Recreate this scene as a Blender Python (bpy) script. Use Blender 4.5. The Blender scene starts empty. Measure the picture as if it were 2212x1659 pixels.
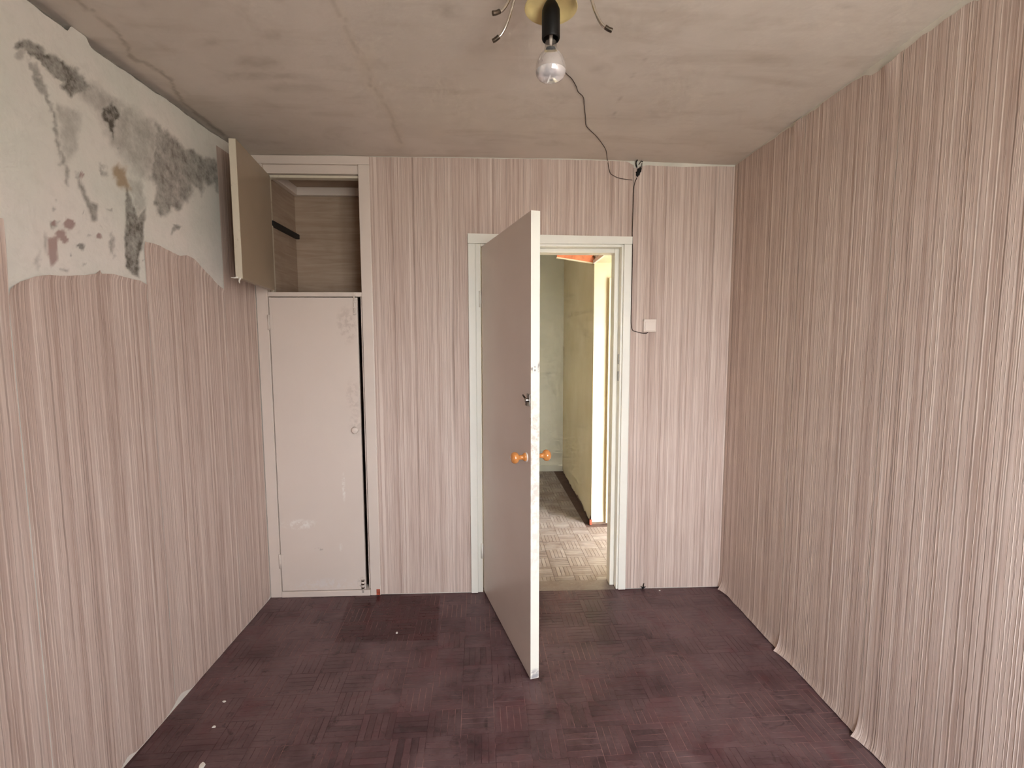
import bpy, bmesh, math, random
import numpy as np
from mathutils import Vector, Matrix, Euler

random.seed(7); rng = np.random.default_rng(7)
scene = bpy.context.scene
col = scene.collection

# ---------------------------------------------------------------- camera
FPX, YAW, PITCH, ROLL, CAMH = 1028.9, 0.0400, -0.0895, -0.0023, 1.5062
XL, XR, YB, YF = -1.3198, 1.3836, 2.7537, -0.45     # room: left, right, back (door) and front (window) walls

def basis():
    cy, sy, cp, sp = math.cos(YAW), math.sin(YAW), math.cos(PITCH), math.sin(PITCH)
    fwd = Vector((sy*cp, cy*cp, sp)); right = Vector((cy, -sy, 0)); up = right.cross(fwd)
    cr, sr = math.cos(ROLL), math.sin(ROLL)
    return right*cr + up*sr, up*cr - right*sr, fwd
BR, BU, BF = basis()
camd = bpy.data.cameras.new('camera'); cam = bpy.data.objects.new('camera', camd); col.objects.link(cam)
camd.sensor_fit = 'HORIZONTAL'; camd.sensor_width = 36.0; camd.lens = FPX/2212*36.0; camd.clip_start = 0.02
m3 = Matrix((BR, BU, -BF)).transposed()
cam.matrix_world = Matrix.Translation((0, 0, CAMH)) @ m3.to_4x4()
scene.camera = cam

def at(u, v, axis, val):
    """pixel of the photograph -> point on the plane axis=val"""
    d = BR*((u-1106)/FPX) - BU*((v-829.5)/FPX) + BF
    o = Vector((0, 0, CAMH)); t = (val-o[axis])/d[axis]
    return o + d*t
def to_px(P):
    """(n,3) world -> (n,2) pixel"""
    P = np.asarray(P, float) - np.array([0, 0, CAMH])
    r, u, f = (np.array(b) for b in (BR, BU, BF)); d = P@f; d = np.where(d < .05, .05, d)
    return np.stack([1106+FPX*(P@r)/d, 829.5-FPX*(P@u)/d], 1)

# ---------------------------------------------------------------- world: overcast sky, darker ground
world = bpy.data.worlds.new('overcast_sky'); scene.world = world; world.use_nodes = True
nt = world.node_tree; nt.nodes.clear()
out = nt.nodes.new('ShaderNodeOutputWorld'); bg = nt.nodes.new('ShaderNodeBackground')
tc = nt.nodes.new('ShaderNodeTexCoord'); sep = nt.nodes.new('ShaderNodeSeparateXYZ'); ramp = nt.nodes.new('ShaderNodeValToRGB')
mp = nt.nodes.new('ShaderNodeMapRange'); mp.inputs[1].default_value = -1; mp.inputs[2].default_value = 1
nt.links.new(tc.outputs['Generated'], sep.inputs[0]); nt.links.new(sep.outputs[2], mp.inputs[0]); nt.links.new(mp.outputs[0], ramp.inputs[0])
e = ramp.color_ramp.elements
e[0].position = 0.0; e[0].color = (.40, .40, .37, 1); e[1].position = 1.0; e[1].color = (.98, 1.01, 1.08, 1)
x = e.new(.47); x.color = (.42, .42, .39, 1); x = e.new(.53); x.color = (.81, .84, .88, 1)
nt.links.new(ramp.outputs[0], bg.inputs[0]); bg.inputs[1].default_value = 12.5; nt.links.new(bg.outputs[0], out.inputs[0])

scene.view_settings.view_transform = 'Standard'; scene.view_settings.look = 'None'
scene.view_settings.gamma = 1; scene.view_settings.use_curve_mapping = False
scene.view_settings.exposure = 1.45
scene.cycles.max_bounces = 6; scene.cycles.diffuse_bounces = 4; scene.cycles.glossy_bounces = 3; scene.cycles.transparent_max_bounces = 6
scene.cycles.use_adaptive_sampling = True; scene.cycles.adaptive_threshold = 0.1; scene.cycles.adaptive_min_samples = 14
scene.cycles.use_denoising = True

# window opening in the wall behind the camera
WX0, WX1, WZ0, WZ1 = 0.26, 1.29, 0.76, 2.26
pd = bpy.data.lights.new('window_front_offscreen', 'AREA'); pd.shape = 'RECTANGLE'; pd.size = WX1-WX0; pd.size_y = WZ1-WZ0
pd.cycles.is_portal = True
po = bpy.data.objects.new('window_front_offscreen', pd); col.objects.link(po)
po.location = ((WX0+WX1)/2, YF-.16, (WZ0+WZ1)/2); po.rotation_euler = (math.radians(90), 0, 0)  # shines towards +y

# ---------------------------------------------------------------- mesh helpers
def link(o, parent=None):
    col.objects.link(o)
    if parent is not None: o.parent = parent
    return o
def tag(o, label=None, cat=None, group=None, kind=None):
    for k, v in (('label', label), ('category', cat), ('group', group), ('kind', kind)):
        if v: o[k] = v
    return o
def empty(name, loc=(0, 0, 0)):
    o = bpy.data.objects.new(name, None); o.location = loc; o.empty_display_size = .05
    return link(o)
def mobj(name, v, f, mat, parent=None, smooth=False):
    me = bpy.data.meshes.new(name); me.from_pydata([tuple(p) for p in v], [], f); me.validate(); me.update()
    if smooth: me.shade_smooth()
    if mat: me.materials.append(mat)
    o = bpy.data.objects.new(name, me); link(o)
    if parent is not None:
        o.parent = parent; o.matrix_parent_inverse = Matrix.Translation(-Vector(parent.location)) if parent.type == 'EMPTY' else Matrix()
    return o
def bm_obj(name, bm, mat, parent=None, smooth=False):
    me = bpy.data.meshes.new(name); bm.to_mesh(me); bm.free()
    if smooth: me.shade_smooth()
    me.materials.append(mat); o = bpy.data.objects.new(name, me); link(o)
    if parent is not None:
        o.parent = parent; o.matrix_parent_inverse = Matrix.Translation(-Vector(parent.location)) if parent.type == 'EMPTY' else Matrix()
    return o
def add_box(bm, a, b, bev=0.0):
    v = [bm.verts.new((x, y, z)) for x in (a[0], b[0]) for y in (a[1], b[1]) for z in (a[2], b[2])]
    fs = [bm.faces.new([v[i] for i in q]) for q in ((0,1,3,2),(4,6,7,5),(0,4,5,1),(2,3,7,6),(0,2,6,4),(1,5,7,3))]
    bmesh.ops.recalc_face_normals(bm, faces=fs)
    if bev:
        ed = {e for f in fs for e in f.edges}
        bmesh.ops.bevel(bm, geom=list(ed), offset=bev, segments=2, affect='EDGES', profile=.6)
def box(name, a, b, mat, parent=None, bev=0.0):
    bm = bmesh.new(); add_box(bm, a, b, bev); return bm_obj(name, bm, mat, parent)
def boxes(name, lst, mat, parent=None, bev=0.0):
    bm = bmesh.new()
    for a, b in lst: add_box(bm, a, b, bev)
    return bm_obj(name, bm, mat, parent)
def lathe(name, prof, mat, parent=None, seg=32, axis='z', loc=(0, 0, 0)):
    v, f = [], []
    n = len(prof)
    for i in range(seg):
        a = 2*math.pi*i/seg; c, s = math.cos(a), math.sin(a)
        for r, h in prof:
            p = (r*c, r*s, h) if axis == 'z' else (r*c, h, r*s)
            v.append((p[0]+loc[0], p[1]+loc[1], p[2]+loc[2]))
    for i in range(seg):
        j = (i+1) % seg
        for k in range(n-1): f.append((i*n+k, j*n+k, j*n+k+1, i*n+k+1))
    me = bpy.data.meshes.new(name); me.from_pydata(v, [], f)
    bm = bmesh.new(); bm.from_mesh(me); bmesh.ops.remove_doubles(bm, verts=bm.verts, dist=1e-6)
    bmesh.ops.recalc_face_normals(bm, faces=bm.faces); bpy.data.meshes.remove(me)
    return bm_obj(name, bm, mat, parent, True)
def smooth_path(pts, n=6):
    P = [Vector(p) for p in pts]; P = [P[0]*2-P[1]] + P + [P[-1]*2-P[-2]]; o = []
    for i in range(1, len(P)-2):
        for k in range(n):
            t = k/n; a, b, c, d = P[i-1:i+3]
            o.append(.5*((2*b)+(c-a)*t+(2*a-5*b+4*c-d)*t*t+(3*b-a-3*c+d)*t**3))
    o.append(P[-2]); return o
def tube(name, pts, rad, mat, parent=None, seg=8, n=6, flat=1.0):
    P = smooth_path(pts, n) if n > 1 else [Vector(p) for p in pts]
    R = rad if callable(rad) else (lambda t: rad)
    v, f = [], []; prev = None
    for i, p in enumerate(P):
        t = (P[min(i+1, len(P)-1)]-P[max(i-1, 0)]).normalized()
        ref = prev if prev is not None else (Vector((0, 0, 1)) if abs(t.z) < .9 else Vector((1, 0, 0)))
        nx = (ref - t*ref.dot(t)).normalized(); prev = nx; ny = t.cross(nx); r = R(i/(len(P)-1))
        for k in range(seg):
            a = 2*math.pi*k/seg; v.append(p + nx*(r*math.cos(a)*flat) + ny*(r*math.sin(a)))
    for i in range(len(P)-1):
        for k in range(seg):
            k2 = (k+1) % seg; f.append((i*seg+k, i*seg+k2, (i+1)*seg+k2, (i+1)*seg+k))
    f.append(tuple(range(seg))[::-1]); f.append(tuple((len(P)-1)*seg+k for k in range(seg)))
    return mobj(name, v, f, mat, parent, True)
def fnoise(x, seed=0, oct=4, f=1.0):
    """cheap smooth 1-D noise in about [-1,1]"""
    r = np.random.default_rng(seed); x = np.asarray(x, float); s = np.zeros_like(x); a = 1.0
    for o in range(oct):
        ph = r.uniform(0, 6.28, 3); fr = r.uniform(.7, 1.4, 3)*f
        s = s + a*(np.sin(x*fr[0]*6.28+ph[0])+np.sin(x*fr[1]*9.1+ph[1])+np.sin(x*fr[2]*4.3+ph[2]))/3; f *= 2.1; a *= .55
    return s/1.8
def fnoise2(x, y, seed=0, oct=4, f=1.0):
    r = np.random.default_rng(seed); s = np.zeros_like(x); a = 1.0
    for o in range(oct):
        for k in range(3):
            th = r.uniform(0, 6.28); ph = r.uniform(0, 6.28); fr = r.uniform(.7, 1.4)*f*6.28
            s = s + a/3*np.sin((x*math.cos(th)+y*math.sin(th))*fr+ph+1.3*np.sin((y*math.cos(th)-x*math.sin(th))*fr*.7+ph*2))
        f *= 2.07; a *= .58
    return s/1.8
def sd_poly(P, poly):
    """signed distance (inside negative) of points P (n,2) to polygon"""
    poly = np.array(poly, float); d = np.full(len(P), 1e18); ins = np.zeros(len(P), bool)
    for i in range(len(poly)):
        a, b = poly[i], poly[(i+1) % len(poly)]; ab = b-a
        t = np.clip(((P-a)@ab)/max(ab@ab, 1e-9), 0, 1); q = P-a-t[:, None]*ab; d = np.minimum(d, (q*q).sum(1))
        c = (a[1] > P[:, 1]) != (b[1] > P[:, 1])
        xx = (b[0]-a[0])*(P[:, 1]-a[1])/((b[1]-a[1]) if b[1] != a[1] else 1e-9)+a[0]
        ins ^= c & (P[:, 0] < xx)
    d = np.sqrt(d); return np.where(ins, -d, d)
def sd_line(P, pts):
    pts = np.array(pts, float); d = np.full(len(P), 1e18)
    for a, b in zip(pts[:-1], pts[1:]):
        ab = b-a; t = np.clip(((P-a)@ab)/max(ab@ab, 1e-9), 0, 1); q = P-a-t[:, None]*ab; d = np.minimum(d, (q*q).sum(1))
    return np.sqrt(d)
def sstep(a, b, x):
    t = np.clip((x-a)/(b-a), 0, 1); return t*t*(3-2*t)
def grid_obj(name, U, V, fn, mat, parent=None, flip=False, smooth=True):
    """fn(u,v arrays) -> (n,3)"""
    uu, vv = np.meshgrid(U, V, indexing='ij'); P = fn(uu.ravel(), vv.ravel())
    nu, nv = len(U), len(V); i = np.arange(nu-1)[:, None]*nv+np.arange(nv-1)[None]; i = i.ravel()
    q = np.stack([i, i+nv, i+nv+1, i+1], 1)
    if flip: q = q[:, ::-1]
    me = bpy.data.meshes.new(name); me.vertices.add(len(P)); me.vertices.foreach_set('co', P.astype(np.float32).ravel())
    me.loops.add(q.size); me.loops.foreach_set('vertex_index', q.ravel().astype(np.int32))
    me.polygons.add(len(q)); me.polygons.foreach_set('loop_start', np.arange(0, q.size, 4, dtype=np.int32))
    me.update(calc_edges=True); me.validate()
    if smooth: me.shade_smooth()
    me.materials.append(mat); o = bpy.data.objects.new(name, me); link(o, parent)
    return o, P
def attr(o, name, vals):
    a = o.data.attributes.new(name, 'FLOAT', 'POINT'); a.data.foreach_set('value', np.asarray(vals, np.float32))

# ---------------------------------------------------------------- material helpers
def srgb(r, g, b):
    f = lambda c: (c/255/12.92) if c/255 <= .04045 else ((c/255+.055)/1.055)**2.4
    return (f(r), f(g), f(b), 1)
class NT:
    def __init__(s, name, rough=.6, spec=.5):
        s.m = bpy.data.materials.new(name); s.m.use_nodes = True; s.t = s.m.node_tree; s.t.nodes.clear()
        s.o = s.n('ShaderNodeOutputMaterial'); s.b = s.n('ShaderNodeBsdfPrincipled'); s.l(s.b.outputs[0], s.o.inputs[0])
        s.b.inputs['Roughness'].default_value = rough; s.b.inputs['Specular IOR Level'].default_value = spec
        s.pos = None
    def n(s, t, **k):
        x = s.t.nodes.new(t)
        for a, b in k.items(): setattr(x, a, b)
        return x
    def l(s, a, b): s.t.links.new(a, b)
    def put(s, sock, v):
        if hasattr(v, 'is_output') or isinstance(v, bpy.types.NodeSocket): s.l(v, sock)
        else: sock.default_value = v
    def P(s):
        if s.pos is None: s.pos = s.n('ShaderNodeNewGeometry').outputs['Position']
        return s.pos
    def xyz(s):
        x = s.n('ShaderNodeSeparateXYZ'); s.l(s.P(), x.inputs[0]); return x.outputs
    def math(s, op, a, b=0.0, c=None, clamp=False):
        x = s.n('ShaderNodeMath', operation=op, use_clamp=clamp); s.put(x.inputs[0], a); s.put(x.inputs[1], b)
        if c is not None: s.put(x.inputs[2], c)
        return x.outputs[0]
    def comb(s, x, y, z):
        c = s.n('ShaderNodeCombineXYZ'); s.put(c.inputs[0], x); s.put(c.inputs[1], y); s.put(c.inputs[2], z); return c.outputs[0]
    def noise1(s, w, detail=2, rough=.55):
        x = s.n('ShaderNodeTexNoise', noise_dimensions='1D'); s.put(x.inputs['W'], w); x.inputs['Scale'].default_value = 1.0
        x.inputs['Detail'].default_value = detail; x.inputs['Roughness'].default_value = rough; return x.outputs['Fac']
    def noise2(s, a, b, detail=2, rough=.55):
        x = s.n('ShaderNodeTexNoise', noise_dimensions='2D'); s.l(s.comb(a, b, 0.0), x.inputs['Vector']); x.inputs['Scale'].default_value = 1.0
        x.inputs['Detail'].default_value = detail; x.inputs['Roughness'].default_value = rough; return x.outputs['Fac']
    def noise(s, vec, scale, detail=4, rough=.55, dist=0.0):
        detail = min(detail, 3)
        x = s.n('ShaderNodeTexNoise'); s.put(x.inputs['Vector'], vec); x.inputs['Scale'].default_value = scale
        x.inputs['Detail'].default_value = detail; x.inputs['Roughness'].default_value = rough; x.inputs['Distortion'].default_value = dist
        return x.outputs['Fac']
    def rng(s, v, a, b, c=0.0, d=1.0, smooth=False):
        x = s.n('ShaderNodeMapRange', clamp=True); x.interpolation_type = 'SMOOTHSTEP' if smooth else 'LINEAR'
        s.put(x.inputs[0], v); 
        for i, q in enumerate((a, b, c, d)): x.inputs[1+i].default_value = q
        return x.outputs[0]
    def mix(s, f, a, b, mode='MIX'):
        x = s.n('ShaderNodeMix', data_type='RGBA', blend_type=mode); s.put(x.inputs[0], f); s.put(x.inputs[6], a); s.put(x.inputs[7], b); return x.outputs[2]
    def attr(s, name):
        x = s.n('ShaderNodeAttribute', attribute_name=name); return x.outputs['Fac']
    def bump(s, h, strength=.3, dist=.002):
        x = s.n('ShaderNodeBump'); x.inputs['Strength'].default_value = strength; x.inputs['Distance'].default_value = dist
        s.put(x.inputs['Height'], h); s.l(x.outputs[0], s.b.inputs['Normal'])
    def col(s, c): s.put(s.b.inputs['Base Color'], c)

def simple(name, rgb, rough=.5, metal=0.0, spec=.5, var=.0, scale=8):
    k = NT(name, rough, spec); k.b.inputs['Metallic'].default_value = metal
    c = srgb(*rgb)
    if var:
        f = k.noise(k.P(), scale, 5); k.col(k.mix(k.rng(f, .3, .7), tuple(q*(1-var) for q in c[:3])+(1,), tuple(min(1, q*(1+var)) for q in c[:3])+(1,)))
    else: k.col(c)
    return k.m

def wallpaper(name, axis, base, light, dark, seed=0.0):
    k = NT(name, .78, .25); X = k.xyz(); u = X[axis]; z = X[2]
    wob = k.noise2(k.math('MULTIPLY', u, 30.0), k.math('MULTIPLY', z, 16.0), 2, .55)
    uw = k.math('MULTIPLY_ADD', wob, .0032, u)
    st1 = lambda f, o, d=1: k.noise1(k.math('MULTIPLY_ADD', uw, f, o+seed), d, .6)
    broad = st1(17, 1.0, 2); mid = st1(75, 5.3, 2)
    fine = k.noise2(k.math('MULTIPLY', uw, 200), k.math('MULTIPLY', z, 4), 1, .6)
    l1 = st1(44, 21.2, 0); l2 = st1(52, 57.7, 0)
    fade = k.noise2(k.math('MULTIPLY', u, 24), k.math('MULTIPLY', z, .9), 1)
    ridge = k.rng(k.math('ABSOLUTE', k.math('SUBTRACT', l1, .5)), 0.0, .055, 1.0, 0.0, True)       # thin light ridges
    groove = k.rng(k.math('ABSOLUTE', k.math('SUBTRACT', l2, .5)), 0.0, .036, 1.0, 0.0, True)      # thin dark grooves
    ridge = k.math('MULTIPLY', ridge, k.rng(fade, .30, .62)); groove = k.math('MULTIPLY', groove, k.rng(fade, .72, .38))
    c = k.mix(k.rng(mid, .30, .70), dark, base)
    c = k.mix(k.rng(broad, .42, .66, 0, .50), c, k.mix(.5, base, light)); c = k.mix(k.rng(broad, .48, .30, 0, .28), c, tuple(q*.86 for q in dark[:3])+(1,))
    c = k.mix(k.rng(fine, .48, .76, 0, .40), c, light)
    c = k.mix(k.rng(fine, .46, .26, 0, .34), c, tuple(q*.80 for q in dark[:3])+(1,))
    c = k.mix(k.math('MULTIPLY', groove, .48), c, tuple(q*.55 for q in dark[:3])+(1,))
    c = k.mix(k.math('MULTIPLY', ridge, .75), c, light)
    k.col(c)
    h = k.math('ADD', k.math('SUBTRACT', ridge, groove), k.math('MULTIPLY', mid, .9))
    k.bump(h, .5, .0016)
    return k.m

WB, WL, WD = srgb(207, 187, 176), srgb(231, 216, 205), srgb(184, 160, 147)
M = {}
M['paper_x'] = wallpaper('striped_wallpaper_back', 0, WB, WL, WD, 0.0)
M['paper_y'] = wallpaper('striped_wallpaper_side', 1, WB, WL, WD, 3.7)

def mold_plaster():
    k = NT('mouldy_plaster', .85, .2)
    n1 = k.noise(k.P(), 3.0, 5); n2 = k.noise(k.P(), 22.0, 6, .65); n3 = k.noise(k.P(), 70.0, 4, .6)
    c = k.mix(k.rng(n1, .35, .65), srgb(226, 226, 216), srgb(235, 229, 221))
    c = k.mix(k.rng(n2, .5, .8, 0, .25), c, srgb(196, 193, 182))
    c = k.mix(k.math('MULTIPLY', k.attr('green'), .8), c, srgb(218, 226, 215))
    mo = k.attr('mold'); mm = k.math('MULTIPLY', mo, k.rng(k.math('ADD', k.math('MULTIPLY', n2, .7), k.math('MULTIPLY', n3, .3)), .30, .62, .45, 1.0))
    c = k.mix(k.rng(mm, .02, .98), c, srgb(112, 108, 100))
    c = k.mix(k.rng(mm, .75, 1.0, 0, .55), c, srgb(88, 80, 72))
    c = k.mix(k.math('MULTIPLY', k.attr('rust'), .8), c, srgb(158, 132, 96))
    c = k.mix(k.math('MULTIPLY', k.attr('pink'), .85), c, srgb(168, 140, 134))
    k.col(c); k.bump(k.math('ADD', n2, k.math('MULTIPLY', n3, .4)), .5, .003)
    return k.m
M['mold'] = mold_plaster()
def plain_plaster(name, a, b, sc=6, rough=.85, bump=.4):
    k = NT(name, rough, .2); n1 = k.noise(k.P(), sc, 6, .6); n2 = k.noise(k.P(), sc*9, 4)
    k.col(k.mix(k.rng(n1, .3, .7), srgb(*a), srgb(*b))); k.bump(k.math('ADD', n1, k.math('MULTIPLY', n2, .3)), bump, .003); return k.m
M['plaster'] = plain_plaster('pale_plaster', (206, 204, 192), (228, 222, 210))
def ceiling_mat():
    k = NT('grey_whitewash_ceiling', .88, .2)
    n1 = k.noise(k.P(), 1.6, 6, .6, .6); n2 = k.noise(k.P(), 7.0, 6, .62, .4); n3 = k.noise(k.P(), 60, 3)
    st = k.n('ShaderNodeMapping'); k.l(k.P(), st.inputs[0]); st.inputs['Scale'].default_value = (2.2, 9, 1); n4 = k.noise(st.outputs[0], 1.0, 5, .6, .5)
    c = k.mix(k.rng(n1, .3, .7), srgb(209, 199, 187), srgb(222, 212, 201))
    c = k.mix(k.rng(n4, .52, .78, 0, .40), c, srgb(176, 160, 143))
    c = k.mix(k.rng(n2, .56, .8, 0, .30), c, srgb(172, 158, 140))
    c = k.mix(k.math('MULTIPLY', k.attr('stain'), k.rng(n2, .38, .62, .1, .62)), c, srgb(140, 127, 110))
    c = k.mix(k.math('MULTIPLY', k.attr('crack'), .9), c, srgb(128, 112, 96))
    c = k.mix(k.math('MULTIPLY', k.attr('patch'), .7), c, srgb(214, 202, 186))
    k.col(c); k.bump(k.math('ADD', n2, k.math('MULTIPLY', n3, .25)), .35, .004); return k.m
M['ceiling'] = ceiling_mat()

def paint(name, rgb, grime=(150, 138, 122), rough=.38, amt=.5, sc=7, spots=(), bmp=.12):
    k = NT(name, rough, .5); n1 = k.noise(k.P(), 2.2, 5, .6); n2 = k.noise(k.P(), sc*3, 6, .65); n3 = k.noise(k.P(), 34, 3, .7) if spots else None
    X = k.xyz(); br = k.noise(k.comb(k.math('MULTIPLY', X[0], 90), k.math('MULTIPLY', X[1], 90), k.math('MULTIPLY', X[2], 3)), 1, 2)
    c = k.mix(k.rng(n1, .3, .75, 0, .35*amt), srgb(*rgb), srgb(*grime)); c = k.mix(k.rng(n2, .62, .78, 0, amt*.5 if amt > 1 else .06), c, srgb(*grime))
    X = k.xyz()
    for (cx, cz, rx, rz, colr, am) in spots:
        d = k.math('ADD', k.math('POWER', k.math('DIVIDE', k.math('SUBTRACT', X[0], cx), rx), 2.0), k.math('POWER', k.math('DIVIDE', k.math('SUBTRACT', X[2], cz), rz), 2.0))
        f = k.math('MULTIPLY', k.rng(d, .1, 1.0, 1, 0), k.rng(n3, .44, .60)); c = k.mix(k.math('MULTIPLY', f, am), c, srgb(*colr))
    k.col(c); k.put(k.b.inputs['Roughness'], k.rng(n1, .3, .7, rough-.04, rough+.06))
    k.bump(k.math('ADD', k.math('MULTIPLY', br, .6), n2), bmp, .002); return k.m
M['white'] = paint('aged_white_gloss_paint', (245, 243, 232), grime=(176, 166, 150), rough=.33, amt=.40)
M['leafedge'] = paint('door_edge_worn_white_paint', (245, 243, 232), grime=(176, 166, 150), rough=.4, amt=.4, spots=((.17, 1.02, .06, .34, (196, 184, 172), .7), (.17, 1.40, .05, .03, (110, 100, 92), .8), (.17, .028, .06, .035, (140, 138, 148), .8), (.17, .72, .06, .3, (214, 206, 196), .6)))
M['leaf'] = paint('door_greybeige_gloss_paint', (224, 211, 200), grime=(196, 180, 168), rough=.32, amt=.5, sc=5, bmp=.015)
M['closet'] = paint('closet_beige_gloss_paint', (224, 211, 200), grime=(196, 180, 168), rough=.40, amt=.5, sc=5)
M['closetdoor'] = paint('closet_door_scuffed_paint', (224, 211, 200), grime=(196, 180, 168), rough=.40, amt=.5, sc=5, spots=(
    (-1.135, .445, .12, .035, (240, 234, 226), .9), (-.872, .66, .012, .10, (240, 234, 226), .9), (-.90, .30, .014, .03, (236, 230, 222), .6),
    (-.82, 1.60, .07, .12, (168, 150, 138), .38), (-.80, 1.18, .05, .14, (174, 157, 145), .3), (-.79, 1.02, .05, .07, (174, 157, 145), .3), (-1.03, .29, .03, .012, (120, 104, 96), .8), (-1.0, .07, .25, .05, (226, 220, 218), .5), (-.785, .07, .03, .05, (70, 62, 60), .5)))
M['cupdoor'] = paint('cupboard_door_drab_paint', (166, 150, 128), grime=(140, 124, 102), rough=.38, amt=.5, sc=5, bmp=.02)
M['chipped'] = paint('chipped_cream_edge_paint', (226, 218, 198), grime=(140, 118, 92), rough=.5, amt=1.2, sc=12)
def ply():
    k = NT('bare_plywood', .6, .3); X = k.xyz(); g = k.noise(k.comb(k.math('MULTIPLY', X[0], 3), k.math('MULTIPLY', X[1], 3), k.math('MULTIPLY', X[2], 40)), 1, 5, .6, .8)
    n = k.noise(k.P(), 5, 5); c = k.mix(k.rng(g, .3, .7), srgb(164, 142, 122), srgb(184, 164, 144)); c = k.mix(k.rng(n, .5, .75, 0, .5), c, srgb(146, 124, 104)); k.col(c); k.bump(g, .2, .002); return k.m
M['ply'] = ply()
M['black'] = simple('black_bakelite', (14, 12, 11), .45, spec=.25)
M['blackpaint'] = simple('flat_black_paint', (24, 21, 21), .6, var=.3, scale=30)
M['wire'] = simple('dark_wire', (64, 48, 40), .6)
M['burnt'] = simple('burnt_black_tape', (14, 12, 12), .8)
M['concrete'] = simple('bare_grey_concrete', (150, 144, 134), .9, var=.2, scale=30)
M['steel'] = simple('worn_steel', (150, 146, 140), .35, 1.0, var=.35, scale=60)
M['chrome'] = simple('dull_chrome', (206, 200, 190), .22, 1.0, var=.12, scale=50)
M['darkchrome'] = simple('tarnished_chrome', (96, 86, 76), .4, 1.0, var=.4, scale=70)
M['shellcream'] = simple('yellowed_plastic', (222, 200, 140), .4, var=.12, scale=16)
M['plastic'] = simple('ivory_plastic', (232, 218, 206), .35)
M['chip'] = simple('flaked_white_paint', (232, 228, 218), .7)
M['brick'] = simple('bare_terracotta', (206, 118, 76), .8, var=.25, scale=25)
M['rawred'] = simple('exposed_red_brick', (168, 82, 58), .85, var=.3, scale=60)
M['silver'] = simple('mirrored_bulb_silver', (232, 230, 232), .16, .85)
M['frost'] = simple('frosted_bulb_front', (238, 236, 238), .10, .55)
def lacquer():
    k = NT('lacquered_wood', .22, .5); n = k.noise(k.P(), 30, 4, .6, 1.2); k.col(k.mix(k.rng(n, .3, .7), srgb(186, 116, 58), srgb(214, 146, 82))); k.b.inputs['Coat Weight'].default_value = .6; return k.m
M['wood'] = lacquer()
def glassy(name, mixf, tint=(1, 1, 1, 1), rough=.02):
    m = bpy.data.materials.new(name); m.use_nodes = True; t = m.node_tree; t.nodes.clear()
    o = t.nodes.new('ShaderNodeOutputMaterial'); a = t.nodes.new('ShaderNodeBsdfTransparent'); g = t.nodes.new('ShaderNodeBsdfGlossy'); x = t.nodes.new('ShaderNodeMixShader')
    a.inputs[0].default_value = tint; g.inputs['Roughness'].default_value = rough; x.inputs[0].default_value = mixf
    t.links.new(a.outputs[0], x.inputs[1]); t.links.new(g.outputs[0], x.inputs[2]); t.links.new(x.outputs[0], o.inputs[0]); return m
M['pane'] = glassy('window_glass', .06); M['bulbglass'] = glassy('clear_bulb_glass', .22, (.86, .85, .84, 1))

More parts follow.
